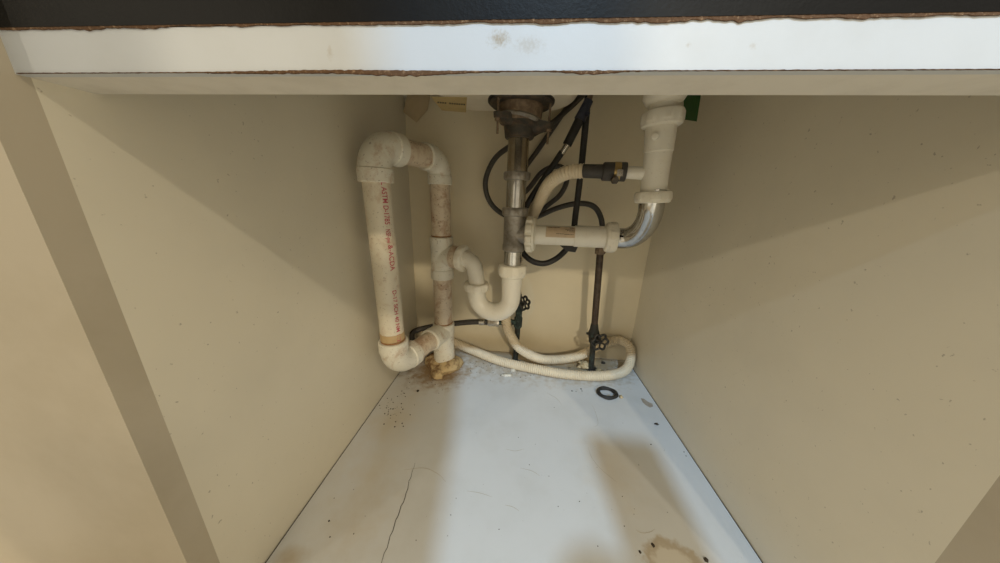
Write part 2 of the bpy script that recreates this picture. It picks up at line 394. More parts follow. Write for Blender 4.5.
# ------------------------------------------------------------------ sink bowls above
def bowl(name, label, x0, x1, y0, y1, z0, z1, cr):
    mb = MB(); rings = []
    def rr(x0, x1, y0, y1, r, z):
        out = []
        for cx, cy, a0 in ((x1-r, y1-r, 0), (x0+r, y1-r, 90), (x0+r, y0+r, 180), (x1-r, y0+r, 270)):
            for k in range(9):
                a = math.radians(a0 + 90*k/8); out.append(V(cx + r*math.cos(a), cy + r*math.sin(a), z))
        return out
    R = 0.022
    for k in range(7):
        a = math.radians(90*k/6); i = R*(1 - math.sin(a)); rings.append(rr(x0+i, x1-i, y0+i, y1-i, max(0.01, cr-i), z0 + R*(1-math.cos(a))))
    rings.append(rr(x0-0.004, x1+0.004, y0-0.004, y1+0.004, cr, z1))
    mb.rings(rings)
    return tag(mb.build(name, M['sink'], None, origin=((x0+x1)/2, (y0+y1)/2, z0)), label, 'sink')
ZS = at(520, 104, 0.56).z + 0.004
YSB = min(0.68, 0.0 + (ZS - H) / ((at(470, 113.5, 1.0).z - H)))
bowl('sink_bowl', 'cream underside of the sink bowl above the dark strainer', -0.165, 0.092, 0.25, YSB, ZS, ZT-0.002, 0.07)
bowl('sink_bowl', 'smaller cream sink bowl above the white right-hand drain tube', 0.150, 0.315, 0.27, 0.62, 0.655, ZT-0.002, 0.05)

# ------------------------------------------------------------------ PVC drain loop on the left
SX, SY = at(443, 300, 0.608).x, 0.608           # vertical stack
RX, RY = at(383.5, 265, 0.45).x, 0.45           # riser
RP, RF = 0.0216, 0.0272
RXB = RX + 0.006                              # the riser leans a little
dirb = V(SX-RXB, SY-RY, 0).normalized()
dirh = V(SX-RX, SY-RY, 0); LH = dirh.length; dirh.normalize()
ZTOP = at(419, 154, 0.535).z
ZBOT = at(404, 360, 0.47).z
loop = thing('drain_pipe', 'stained white plastic drain pipe loop with glued elbows by the left wall', 'pipe', (SX, SY, 0))
def elbow(P, d0, d1, r, hr, R, hl, name, mat, parent, lip=True):
    """elbow with centre-line corner P: comes in along d0 and leaves along d1"""
    d0 = Vector(d0).normalized(); d1 = Vector(d1).normalized(); path = []
    for k in range(13):
        a = math.radians(90*k/12)
        path.append(P - d0*R + (d0*math.sin(a) + d1*(1-math.cos(a)))*R)
    mb = MB(); sweep(mb, path, lambda i, n: r + (hr-r)*0.35*abs(2*i/(n-1)-1)**2, 28)
    hub(mb, P - d0*(R-0.002), -d0, hr, hl); hub(mb, P + d1*(R-0.002), d1, hr, hl)
    return mb.build(name, mat, parent, origin=P)
UP, DN = V(0,0,1), V(0,0,-1)
RE = 0.036; HL = 0.022
e1 = elbow(V(RX, RY, ZTOP), UP, dirh, 0.0248, RF, RE, HL, 'elbow', M['pvc_fit'], loop)
e2 = elbow(V(SX, SY, ZTOP), dirh, DN, 0.0242, RF-0.0015, 0.032, HL-0.003, 'elbow', M['pvc_fit'], loop)
e3 = elbow(V(RXB, RY, ZBOT), DN, dirb, 0.0248, RF, RE, HL, 'elbow', M['pvc_fit'], loop)
def pipe(a, b, r, mat, name='pipe', parent=loop):
    d = Vector(b) - Vector(a); return revolve(MB(), a, d, [(0, r), (d.length, r)], 32).build(name, mat, parent, origin=Vector(a))
pipe(V(RX, RY, ZTOP) + dirh*0.05, V(SX, SY, ZTOP) - dirh*0.045, RP, M['pvc_stain'])
riser = pipe(V(RXB, RY, ZBOT+0.045), V(RX, RY, ZTOP-0.045), RP, M['pvc_pipe'])
def zst(py): return at(443, py, SY).z          # height on the stack at a photo row
pipe(V(SX, SY, zst(240)), V(SX, SY, ZTOP-0.045), RP, M['pvc_stain'])
pipe(V(SX, SY, zst(327)), V(SX, SY, zst(272)), RP, M['pvc_stain'])
pipe(V(SX, SY, 0.002), V(SX, SY, zst(345)), RP, M['pvc_stain'])
# glue rings
def ring(P, d, r, L, mat=M['primer'], parent=loop):
    return hub(MB(), P, d, r, L, 0.0004).build('glue_ring', mat, parent, origin=Vector(P))
ring(V(RXB, RY, ZBOT+RE-0.002+HL), UP, RP+0.0008, 0.004)
ring(V(SX, SY, zst(236.5)), UP, RP+0.0008, 0.003)
ring(V(SX, SY, zst(322.5)), UP, RP+0.0008, 0.003)
band = revolve(MB(), V(RXB-0.0006, RY, ZBOT+RE+HL+0.002), UP, [(0, RP+0.0005), (0.014, RP+0.0005)], 32).build('primer_band', simple('amber_primer', (0.52, 0.37, 0.19), (0.46, 0.30, 0.14), .4, 60), loop)
# sanitary tee with trap branch
TB = at(463.5, 258.5, 0.588)                    # slip joint of the trap arm
zt = zst(255); B0 = V(SX, SY, zt)
db = (TB - B0); db.z = TB.z - zt; db.normalize()
mb = MB()
hub(mb, V(SX, SY, zst(236.5)), DN, RF-0.001, zst(236.5)-zst(248))
revolve(mb, V(SX, SY, zst(246)), DN, [(0, .0256), (.01, .0248), (zst(246)-zst(270), .0248)], 28)
hub(mb, V(SX, SY, zst(268.5)), DN, RF-0.001, zst(268.5)-zst(278))
sweep(mb, catmull([V(SX, SY, zt-0.022), V(SX, SY, zt-0.005) + db*0.01, B0 + db*0.028, B0 + db*0.040], 6), lambda i, n: .0245, 28)
mb.build('sanitary_tee', M['pvc_fit'], loop, origin=B0)
armL = (TB - B0).length
hub(MB(), B0 + db*0.030, db, 0.0258, armL-0.040).build('tee_branch', M['pvc_stain'], loop, origin=B0)
# lower tee where riser meets the stack
mb = MB()
zb2 = at(438, 342, 0.585).z
hub(mb, V(SX, SY, zst(322.5)), DN, RF-0.001, zst(322.5)-zst(334))
revolve(mb, V(SX, SY, zst(333)), DN, [(0, .0248), (zst(333)-zst(352), .0248)], 28)
hub(mb, V(SX, SY, zst(349)), DN, RF-0.001, zst(349)-zst(361))
BJ = V(SX, SY, ZBOT)
sweep(mb, [BJ, BJ - dirb*0.03, BJ - dirb*0.046], 0.0248, 28)
hub(mb, BJ - dirb*0.040, -dirb, RF-0.001, 0.018)
mb.build('lower_tee', M['pvc_fit'], loop, origin=BJ)
pipe(V(RXB, RY, ZBOT) + dirb*0.05, BJ - dirb*0.05, RP, M['pvc_stain'])

# lettering wrapped round the riser
def text_mesh(body, size):
    cu = bpy.data.curves.new('lettering', 'FONT'); cu.body = body; cu.size = size; cu.offset = size*0.012
    o = bpy.data.objects.new('tmp', cu); COL.objects.link(o)
    bpy.context.view_layer.update()
    me = bpy.data.meshes.new_from_object(o.evaluated_get(bpy.context.evaluated_depsgraph_get()))
    bpy.data.objects.remove(o); bpy.data.curves.remove(cu); return me
def wrap_text(body, size, ztop, length, ang, r=RP+0.0005, flip=False, name='lettering'):
    me = text_mesh(body, size)
    xs = [v.co.x for v in me.vertices]; k = length/(max(xs)-min(xs)); x0 = min(xs)
    for v in me.vertices:
        s = (v.co.x-x0)*k; a = ang + (v.co.y - size*0.35)/r
        if flip: s = length - s; a = ang - (v.co.y - size*0.35)/r
        v.co = V(RX + 0.006*(ZTOP-0.045-ztop+s)/(ZTOP-ZBOT-0.09) + r*math.cos(a), RY + r*math.sin(a), ztop - s)
    me.materials.append(M['red_ink']); o = bpy.data.objects.new(name, me); COL.objects.link(o)
    o.parent = loop; o.location = -world_loc(loop); o['label'] = 'red lettering printed down the pipe'; return o
acam = math.atan2(-RY, -RX)                     # side of the pipe that faces the room
zz = lambda py: at(388, py, RY-RP).z
wrap_text('L ASTM D-1785', 0.0125, zz(182), zz(182)-zz(225), acam + 0.50)
wrap_text('NSF-pw', 0.0115, zz(230), zz(230)-zz(244), acam + 0.48)
wrap_text('&-ACDA', 0.0125, zz(246), zz(246)-zz(272), acam + 0.55)
wrap_text('D-17 SCH 40 NM 1120', 0.0105, zz(292), zz(292)-zz(346), acam + 0.50)

# hardened foam collar at the floor
fm = blob(V(SX-0.002, SY-0.004, 0.012), (0.047, 0.043, 0.021), 'foam_collar', M['foam'], None, 4, 0.30, 2.2, 3, -0.0115)
tag(fm, 'brown lump of hardened foam round the pipe foot on the floor', 'foam')
blob(V(SX-0.004, SY-0.05, 0.008), (0.014, 0.010, 0.011), 'foam_drip', M['foam'], fm, 3, .4, 3, 5, -0.0075)

# ------------------------------------------------------------------ trap, tailpiece and tee under the strainer
DX, DY = at(514, 235, 0.56).x, 0.56
def zd(py): return at(515, py, DY).z
trap = thing('drain_trap', 'ivory plastic P-trap joining the chrome tailpiece to the drain stack', 'drain trap', (DX, DY, zd(320)))
T2 = at(476.5, 287, 0.577)
JB = at(496, 310, 0.567)
RT = 0.0192
dh = V(DX - T2.x, DY - T2.y, 0); Rb = dh.length/2; cxy = V((DX+T2.x)/2, (DY+T2.y)/2, 0); dh.normalize()
zj = at(492, 320, 0.567).z + RT + Rb            # height where the two legs meet the U
path = [V(DX, DY, zd(268)), V(DX, DY, (zd(268)+zj)/2)]
for k in range(17):
    a = math.pi*k/16; path.append(cxy + dh*(Rb*math.cos(a)) + V(0, 0, zj - Rb*math.sin(a)))
path.append(V(T2.x, T2.y, T2.z))
mb = MB(); sweep(mb, path, lambda i, n: RT*1.05 if i > 1 else RT*1.12, 28)
mb.build('j_bend', M['pvc_clean'], trap, origin=(DX, DY, zj))
# upper wall bend from the arm
du = db
pth = catmull([TB - db*0.02, TB, TB + db*0.012 + V(0,0,-0.001), V(T2.x, T2.y, 0)*0.45 + V(TB.x + db.x*.02, TB.y + db.y*.02, 0)*0.55 + V(0, 0, TB.z*0.80 + T2.z*0.20), V(T2.x, T2.y, T2.z+0.014), V(T2.x, T2.y, T2.z-0.006)], 8)
mb = MB(); sweep(mb, pth, 0.0180, 28); mb.build('trap_arm', M['pvc_clean'], trap, origin=TB)
nut(MB(), TB + db*0.006, -db, 0.0275, 0.017, 8).build('slip_nut', M['pvc_nut'], trap, origin=TB)
nut(MB(), V(T2.x, T2.y, T2.z+0.011), DN, 0.0268, 0.019, 6).build('slip_nut', M['pvc_nut'], trap, origin=T2)
nut(MB(), V(DX, DY, zd(264.5)), DN, 0.0285, zd(264.5)-zd(276.5), 6, 0.06).build('slip_nut', M['pvc_nut'], trap, origin=(DX, DY, zd(265)))

tail = thing('tailpiece', 'tarnished chrome tailpiece with a grey cast tee under the sink strainer', 'drain tube', (DX, DY, zd(265)))
def dcyl(py0, py1, r, mat, name, c=0.0006, seg=32):
    return hub(MB(), V(DX, DY, zd(py0)), DN, r, zd(py0)-zd(py1), c, seg).build(name, mat, tail, origin=(DX, DY, zd(py0)))
dcyl(134, 173, 0.0196, M['chrome_dull'], 'upper_tube')
dcyl(170, 215, 0.0188, M['chrome'], 'middle_tube')
dcyl(246, 268, 0.0186, M['chrome'], 'lower_tube')
nut(MB(), V(DX, DY, zd(172)), DN, 0.0248, zd(172)-zd(180.5), 14, 0.04, 84).build('slip_nut', M['zinc'], tail, origin=(DX, DY, zd(172)))
mb = MB(); nut(mb, V(DX, DY, zd(207.5)), DN, 0.0252, zd(207.5)-zd(216), 14, 0.04, 84)
mb.build('slip_nut', M['zinc'], tail, origin=(DX, DY, zd(208)))
mb = MB(); revolve(mb, V(DX, DY, zd(215)), DN, [(0, .0225), (.004, .0215), (zd(215)-zd(244), .0212), (zd(215)-zd(245), .0225), (zd(215)-zd(250), .0225), (zd(215)-zd(251), .020)], 32)
# branch of the tee towards the right
W0 = at(530, 234.5, 0.556); W1 = at(611, 237.5, 0.535)
wd = (W1 - W0).normalized()
sweep(mb, [V(DX, DY, W0.z-0.001), W0 - wd*0.004], 0.0205, 28)
mb.build('cast_tee', M['zinc'], tail, origin=(DX, DY, zd(230)))

# ------------------------------------------------------------------ basket strainer
st = thing('basket_strainer', 'dark corroded basket strainer with triangular bracket under the sink', 'strainer', (DX, DY, ZS-0.06))
sx, sy = at(521, 104, 0.56).x, 0.56
def scyl(z0, z1, r0, r1, mat, name, c=.001, seg=36):
    return revolve(MB(), V(sx, sy, z0), DN, [(0, r0-c), (c, r0), (z0-z1-c, r1), (z0-z1, r1-c)], seg).build(name, mat, st, origin=(sx, sy, z0))
scyl(ZS+0.003, ZS-0.004, 0.060, 0.059, M['rubber'], 'gasket')
scyl(ZS-0.004, ZS-0.008, 0.057, 0.054, M['iron'], 'flange')
zbk = at(525, 121.5, 0.545).z
scyl(ZS-0.006, zbk, 0.040, 0.038, M['iron_brown'], 'body')
# three-armed bracket, tilted a little
mb = MB(); ringt = []; ringb = []
nb = 72
for k in range(nb):
    a = 2*math.pi*k/nb
    lob = max(0, math.cos(3*(a - math.radians(-15))/1.0))**2.2
    r = 0.037 + 0.024*lob
    tilt = 0.006*math.cos(a - math.radians(190))
    ringt.append(V(sx + r*math.cos(a), sy + r*math.sin(a), zbk + tilt + 0.006 - 0.003*lob))
    ringb.append(V(sx + r*0.98*math.cos(a), sy + r*0.98*math.sin(a), zbk + tilt - 0.0035 - 0.002*lob))
inn_t = [V(sx + (p.x-sx)*0.6, sy + (p.y-sy)*0.6, p.z + 0.004) for p in ringt]
inn_b = [V(sx + (p.x-sx)*0.6, sy + (p.y-sy)*0.6, p.z - 0.007) for p in ringb]
mb.rings([inn_t, ringt, ringb, inn_b]); mb.build('bracket', M['iron'], st, origin=(sx, sy, zbk))
sweepring = [V(sx + 0.036*math.cos(a), sy + 0.036*math.sin(a), zbk + 0.006*math.cos(a - math.radians(190)) + 0.006) for a in (2*math.pi*k/36 for k in range(36))]
mb = MB(); sweep(mb, sweepring, 0.0045, 8, closed=True); mb.build('bracket_rim', M['zinc'], st)
for k in range(3):
    a = math.radians(-15 + 120*k); p = V(sx + 0.053*math.cos(a), sy + 0.053*math.sin(a), 0)
    tz = zbk + 0.006*math.cos(a - math.radians(190))
    mb = MB(); revolve(mb, V(p.x, p.y, ZS-0.005), DN, [(0, .0021), (ZS-0.005-tz+0.030, .0021)], 10)
    hexnut(mb, V(p.x, p.y, tz-0.004), DN, 0.0055, 0.006)
    mb.build('bolt', M['iron_brown'], st, origin=(p.x, p.y, tz))
zc0 = at(519, 124, 0.545).z
scyl(zbk-0.002, zd(139), 0.0295, 0.0265, M['iron'], 'coupling_nut', .002, 40)

# ------------------------------------------------------------------ cross arm, chrome bend and branch tailpiece on the right
arm = thing('waste_arm', 'white plastic cross tube with a tan label between the tee and chrome bend', 'drain tube', W0)
NX, NY = at(652.5, 198, 0.475).x, 0.475
def zn(py): return at(655, py, NY).z
mid = W0.lerp(W1, 0.56)
hub(MB(), W0 - wd*0.002, wd, 0.0190, (mid-W0).length+0.004, .0005, 36).build('tube', M['pvc_clean'], arm, origin=W0)
hub(MB(), mid, wd, 0.0205, (W1-mid).length+0.004, .0008, 36).build('bell_tube', M['pvc_clean'], arm, origin=mid)
nut(MB(), W0 - wd*0.008, wd, 0.0325, 0.019, 10, 0.10, 80).build('slip_nut', M['pvc_nut'], arm, origin=W0)
nut(MB(), W1 + wd*0.010, -wd, 0.0275, 0.021, 6, 0.06).build('slip_nut', M['pvc_nut'], arm, origin=W1)
# label: a patch of the tube's skin with print
u, v = frame(wd)
def skin(s0, s1, a0, a1, r, n=8):
    mb = MB(); rs = []
    for i in range(n+1):
        a = a0 + (a1-a0)*i/n; q = u*math.cos(a) + v*math.sin(a)
        rs.append([W0 + wd*s0 + q*r, W0 + wd*s1 + q*r, W0 + wd*s1 + q*(r-0.0004), W0 + wd*s0 + q*(r-0.0004)])
    return mb.rings(rs)
def ang_of(dirv):                                # angle on the tube of a direction
    return math.atan2(dirv.dot(v), dirv.dot(u))
afr = ang_of(V(0,-1,0)); aup = ang_of(V(0,-0.25,1))
if aup - afr > math.pi: aup -= 2*math.pi
if afr - aup > math.pi: aup += 2*math.pi
aa = lambda t: afr + (aup-afr)*t
lab = skin(0.032, 0.088, aa(-0.05), aa(0.85), 0.0194).build('label', M['label_tan'], arm, origin=W0)
lab['label'] = 'tan printed label'
for t, s0, s1, w in [(.72, .036, .058, .08), (.70, .076, .085, .07), (.55, .068, .085, .035), (.46, .071, .085, .035), (.37, .076, .086, .035), (.20, .052, .066, .04), (.17, .067, .084, .04)]:
    s = s0
    while s < s1:
        L = random.uniform(.0010, .0030); skin(s, min(s+L, s1), aa(t), aa(t+w), 0.0197, 2).build('print_mark', M['dark_ink'], lab); s += L + random.uniform(.0005, .001)

bend = thing('drain_bend', 'polished chrome bend below the white branch tube on the right', 'drain tube', W1)
path = catmull([W1 - wd*0.012, W1, at(626, 238.3, .526), at(637.5, 233.5, .511), at(645.5, 224.5, .496), at(650.3, 213, .482), V(NX, NY, zn(203)), V(NX, NY, zn(190))], 10)
mb = MB(); sweep(mb, resample(path, 0.003), 0.0190, 36); mb.build('chrome_tube', M['chrome'], bend, origin=W1)

br = thing('branch_tailpiece', 'white plastic branch tailpiece with side stub below the right sink drain', 'drain tube', (NX, NY, zn(200)))
LN = 0.008/(zn(111)-zn(198))                 # it leans left towards the top
def nax(z): return V(NX - LN*(z-zn(198)), NY, z)
DL = V(LN, 0, -1).normalized()
def ncyl(prof, mat, name):
    z0 = zn(prof[0][0]); return revolve(MB(), nax(z0), DL, [(z0-zn(p), r*0.89) for p, r in prof], 36).build(name, mat, br, origin=(NX, NY, z0))
ncyl([(112, .0235), (121, .0242), (152, .0232), (152.6, .0222), (156, .0218), (198, .0210)], M['pvc_clean'], 'body')
nut(MB(), nax(zn(191.5)), DL, 0.0262, zn(191.5)-zn(203), 6, .06).build('slip_nut', M['pvc_nut'], br, origin=(NX, NY, zn(192)))
nut(MB(), nax(zn(111)), DL, 0.0278, zn(111)-zn(127), 8, .05).build('top_nut', M['pvc_clean'], br, origin=(NX, NY, zn(111)))
ncyl([(60, .0225), (112, .0222)], M['pvc_clean'], 'neck')
ncyl([(92, .031), (93, .033), (97, .033), (103, .028), (105, .0235)], M['pvc_clean'], 'strainer_collar')
ncyl([(66, .036), (88, .036), (90, .03)], M['pvc_clean'], 'strainer_body')
q = at(655, 136, NY-0.0200); cd = (V(0, 0, H) - q); cd.z = 0; cd.normalize()
revolve(MB(), q + V(0, 0, 0) - cd*0.004, cd, [(0, .0052), (.0050, .0050), (.0055, .004)], 20).build('boss', M['pvc_clean'], br, origin=q)
S0 = nax(zn(174)); S1 = at(628, 172.5, 0.487); sd = (S1-S0).normalized()
sweep(MB(), [S0 + sd*0.004, S0.lerp(S1, .5), S1 + sd*0.01], 0.0098, 24).build('side_stub', M['pvc_clean'], br, origin=S0)

# rubber connector with worm clamp
con = thing('hose_connector', 'dark rubber hose connector with a worm clamp on the white side stub', 'hose connector', S1)
C0 = at(626, 172, 0.487); C1 = at(602, 171.5, 0.494); C2 = at(581, 171, 0.500)
cdv = (C1-C0).normalized()
mb = MB(); revolve(mb, C0, cdv, [(0, .0142), (.001, .0148), ((C1-C0).length-.002, .0145), ((C1-C0).length, .012)], 32); mb.build('sleeve', M['rubber_grey'], con, origin=C0)
cd2 = (C2-C1).normalized()
revolve(MB(), C1 - cd2*0.003, cd2, [(0, .0112), ((C2-C1).length, .0108), ((C2-C1).length+.0015, .0100)], 32).build('tapered_end', M['rubber_grey'], con, origin=C1)
hub(MB(), C0 + cdv*0.009, cdv, 0.0152, 0.010, .0003, 36).build('clamp_band', M['gold'], con, origin=C0)
pc = C0 + cdv*0.014
mb = MB(); cu_, cv_ = frame(cdv); fr = V(0,-1,0)
bxc = pc + fr*0.0150 + V(0,0,-0.003); mb.box(bxc - V(.0045,.002,.005), bxc + V(.0045,.002,.005)); mb.build('clamp_housing', M['steel'], con, smooth=False)
hexnut(MB(), at(614, 179.5, 0.474) , V(0,-1,-0.25), 0.0062, 0.008).build('clamp_screw', M['iron'], con)

# ------------------------------------------------------------------ corrugated drain hose
def hose(name, pts, r, mat, label, cat='hose', step=0.006, seg=14, rib=None, parent=None):
    path = resample(catmull(pts, 14), step)
    rad = r if not rib else (lambda i, n: r*(1.0 if i % 2 == 0 else 1-rib))
    mb = MB(); sweep(mb, path, rad, seg)
    o = mb.build(name, mat, parent, origin=pts[0] if not parent else None)
    if not parent: tag(o, label, cat)
    return o
HR = 0.0125
hp = [C2 + cd2*(-0.004), at(566, 173, .512), at(550, 183, .54), at(540, 200, .58), at(531, 220, .622), at(519, 255, .634), at(510, 295, .630),
      at(506, 320, .624), at(511, 336, .622), at(522, 350, .625), at(544, 359.5, .635), at(575, 357, .655), at(598, 347, .676), at(616, 340.5, .676), at(628, 345, .662), at(630.5, 358, .642),
      at(624, 371, .618), at(603, 379.5, .598), at(570, 380.5, .592), at(535, 374, .605), at(500, 361.5, .630), at(470, 349, .660), at(450, 341, .675), at(430, 336, .683), at(415, 333, .684)]
hp = [V(p.x, p.y, max(p.z, HR+0.0005)) for p in hp]
ho = hose('drain_hose', hp, HR, M['drain_hose'], 'beige corrugated drain hose looping over the cabinet floor', step=0.0026, seg=16, rib=0.13)

# ------------------------------------------------------------------ supply hoses and spray hose
hose('supply_hose', [at(600, 75, .676), at(581, 97, .672), at(566, 111, .668), at(552, 123, .662), at(530, 136, .655), at(509, 147, .648), at(494, 160, .645), at(485.5, 181, .645), at(489, 200, .648), at(501, 213, .652),
      at(518, 219, .656), at(535, 217.5, .655), at(556, 208.5, .645), at(577, 203.5, .635), at(593, 206, .628), at(601, 218, .625), at(602.5, 235, .625), at(601, 246, .629)],
     0.0058, M['hose_grey'], 'grey supply hose curving left of the tailpiece and over the white cross tube')
hose('supply_hose', [at(594, 75, .688), at(574, 98, .688), at(555, 125, .687), at(538, 150, .686), at(525, 168, .685), at(518, 183, .682), at(521, 194, .680), at(530, 187, .676), at(541, 173, .672), at(554, 166.5, .668), at(564, 169, .668),
      at(567, 180, .670), at(560, 195, .674), at(547, 206, .680), at(530, 222, .682), at(520, 250, .676), at(518, 280, .660), at(519.5, 297, .650)],
     0.0058, M['hose_grey'], 'grey supply hose making a small loop behind the tailpiece and beige hose')
spray = thing('spray_hose', 'black faucet spray hose hanging in a long loop behind the cross tube', 'hose', at(548, 265, .585))
hose('hose', [at(592, 80, .585), at(588, 97, .585), at(585, 130, .585), at(581, 170, .59), at(575.5, 215, .595), at(572, 240, .593), at(563, 253, .59), at(552, 261, .588), at(541, 263.5, .588), at(529, 259, .592), at(520, 247, .597), at(519, 225, .597), at(527, 205, .594), at(543, 180, .59), at(556, 161, .585), at(562, 152, .582)],
     0.0062, M['rubber'], '', parent=spray)
a, b = at(567, 145, .580), at(580.5, 118, .578)
sweep(MB(), [a, a.lerp(b, .5), b], 0.0086, 20).build('weight_sleeve', M['rubber'], spray)
a0 = at(561.5, 153.5, .582); sweep(MB(), [a0, a0.lerp(a, .5), a + (a-a0)*.1], 0.0058, 18).build('metal_crimp', M['steel'], spray)
b2 = at(589, 100, .576); mb = MB(); sweep(mb, [b - (b2-b)*.12, b.lerp(b2, .4), b2], lambda i, n: (.0105, .0090, .0080)[i], 16); sweep(mb, [b.lerp(b2, .35), b.lerp(b2, .35) + V(.008, -.008, -.006)], .004, 10)
mb.build('connector', M['blue_tape'], spray)
b3 = at(594, 84, .574); sweep(MB(), [b2, b3], 0.005, 14).build('feed_tube', M['iron_brown'], spray)
# counterweight clip where the hose passes the cross tube
mb = MB(); p = at(568, 249, .585); c0 = at(559, 246.5, .586); c1 = at(577, 248, .584)
dd = (c1-c0)
mb.add([c0 + V(0, -.008, .004), c1 + V(0, -.008, .004), c1 + V(-.004, -.008, -.008), c0 + V(.016, -.008, -.008), c0 + V(0, .010, .004), c1 + V(0, .010, .004), c1 + V(-.004, .010, -.008), c0 + V(.016, .010, -.008)],
       [(0,1,2,3), (4,7,6,5), (0,4,5,1), (1,5,6,2), (2,6,7,3), (3,7,4,0)])
mb.build('clip', M['rubber'], spray, smooth=False)

# ------------------------------------------------------------------ stop valves
def wheel(mb, P, d, R, n=6, tr=0.0029):
    d = d.normalized(); u, v = frame(d)
    pts = []
    for k in range(60):
        a = 2*math.pi*k/60; r = R*(1 + 0.13*math.cos(n*a)); pts.append(P + (u*math.cos(a) + v*math.sin(a))*r)
    sweep(mb, pts, tr, 8, closed=True)
    for k in range(n):
        a = 2*math.pi*(k+.5)/n; q = u*math.cos(a) + v*math.sin(a)
        sweep(mb, [P + d*0.001, P + q*R*0.5, P + q*R*0.9], tr*0.85, 6)
    revolve(mb, P - d*0.003, d, [(0, .0045), (.007, .0048), (.009, .003)], 12)
    return mb
def valve(fp, top, hpos, hdir, R, label, ztop_pipe, body_z, inlet_mat):
    base = atz(*fp, 0)
    vt = thing('stop_valve', label, 'valve', base)
    ax = lambda z: base.lerp(top, (z - base.z)/(top.z - base.z))
    revolve(MB(), base, top-base, [(0, .0145), (.0015, .0145), (.005, .009)], 20).build('floor_flange', M['black_iron'], vt, origin=base)
    sweep(MB(), [base + V(0,0,.001), ax(body_z-.01)], 0.0072, 18).build('inlet_pipe', inlet_mat, vt, origin=base)
    return vt, ax
# right valve
rt = at(600.5, 249, 0.632)
zb = at(597, 336, .637).z
vr, axr = valve((591, 369), rt, None, None, 0, 'blackened stop valve with a wheel handle below the brown copper pipe', None, zb, M['dark_brass'])
mb = MB(); d = (rt - axr(0)).normalized()
revolve(mb, axr(zb-.022), d, [(0, .0085), (.003, .0105), (.012, .0115), (.022, .0135), (.030, .0135), (.040, .0105), (.052, .0092), (.056, .0078)], 20)
cb = axr(zb-.004); hd = (at(600, 342, .606) - cb)
sweep(mb, [cb, cb + hd*0.35], .0098, 16); hexnut(mb, cb + hd*0.3, hd, .0095, .010); sweep(mb, [cb + hd*.4, cb + hd], .0035, 10)
sweep(mb, [axr(zb+.004), axr(zb+.004) + V(-.018, -.003, .002)], .0035, 10)
mb.build('body', M['dark_brass'], vr, origin=cb)
wheel(MB(), cb + hd, hd, 0.0185).build('handle', M['black_iron'], vr, origin=cb + hd)
cp = MB(); sweep(cp, [axr(zb+.028), axr(rt.z)], 0.0079, 20)
cp.build('riser_pipe', M['copper'], vr, origin=axr(zb+.03))
hexnut(MB(), rt + d*0.003, -d, .0118, .014).build('compression_nut', M['iron_brown'], vr, origin=rt)
# left valve
lt = at(520.5, 292, 0.650)
zb = at(518, 322, .650).z
vl, axl = valve((515, 362), lt, None, None, 0, 'greenish corroded stop valve half hidden behind the P-trap', None, zb, M['dark_brass'])
mb = MB(); d = (lt - axl(0)).normalized()
revolve(mb, axl(zb-.016), d, [(0, .0080), (.004, .0105), (.028, .0105), (.032, .0085), (.046, .0085), (.050, .0110), (.064, .0110), (.070, .008), (.080, .005), (.092, .004)], 20)
ob = axl(zb); sweep(mb, [ob, ob + V(-.018, -.004, 0)], .0072, 14); hexnut(mb, ob + V(-.016, -.004, 0), V(-1, -.2, 0), .0095, .010)
mb.build('body', M['verdigris'], vl, origin=ob)
hb = axl(at(520, 305, .65).z); he = at(524.5, 303, .622); sweep(MB(), [hb, he], .0042, 10).build('stem', M['dark_brass'], vl, origin=hb)
wheel(MB(), he, (he-hb) + V(.014, 0, 0), 0.0150).build('handle', M['black_iron'], vl, origin=he)
# braided connector going left from that valve
hs = thing('braided_connector', 'dark braided connector running behind the drain stack to the left valve', 'hose', at(498, 322, .645))
g0 = at(488, 322, .646)
hose('hose', [g0, at(472, 322, .650), at(455, 323.5, .655), at(440, 325, .658), at(425, 328, .655), at(416, 330.5, .650), at(412.3, 333.5, .648), at(412, 339, .648), at(412.5, 350, .652)], 0.0072, M['hose_grey'], '', parent=hs)
g1 = at(499, 322.5, .645)
hub(MB(), at(479, 322, .648), (g0-at(479, 322, .648)), .0084, .016, .001, 18).build('crimp_sleeve', M['steel'], hs)
hexnut(MB(), g0, g1-g0, .0105, (g1-g0).length).build('coupling_nut', M['steel'], hs)
sweep(MB(), [g1, ob + V(-.026, -.005, 0)], .0065, 14).build('threaded_end', M['verdigris'], hs)

# ------------------------------------------------------------------ tape and paper
def sheet(pts, nrm, thick, name, mat, label=None, cat=None, parent=None):
    n = len(pts); nrm = Vector(nrm).normalized()*thick
    mb = MB().add(list(pts) + [p + nrm for p in pts], [tuple(range(n)), tuple(reversed(range(n, 2*n)))] + [(k, (k+1) % n, n+(k+1) % n, n+k) for k in range(n)])
    o = mb.build(name, mat, parent, smooth=False, origin=pts[0] if not parent else None)
    if label: tag(o, label, cat)
    return o
g = [atx(px, py, XR-0.0006) for px, py in [(684, 80), (703, 80), (696.5, 121.5), (683.5, 119.5)]]
sheet(g, (1, 0, 0), 0.0005, 'green_tape', M['green'], 'strip of green tape on the right wall behind the drain tube', 'tape')
tp = [at(px, py, .690 + .006*(py < 100)) for px, py in [(409, 86), (432, 86), (427.5, 110), (416.5, 122.5), (403.3, 112), (406, 101)]]
sheet(tp, (0, 1, 0), 0.0006, 'paper_tape', M['kraft'], 'brown paper tape hanging at the top left of the back wall', 'tape')
tw = [at(px, py, .694) for px, py in [(399, 90), (408, 90), (406, 101)]]
sheet(tw, (0, 1, 0), 0.0006, 'paper_scrap', M['crumb_white'], 'pale scrap of paper left of the brown paper tape', 'paper')
zk = ZS - 0.0006
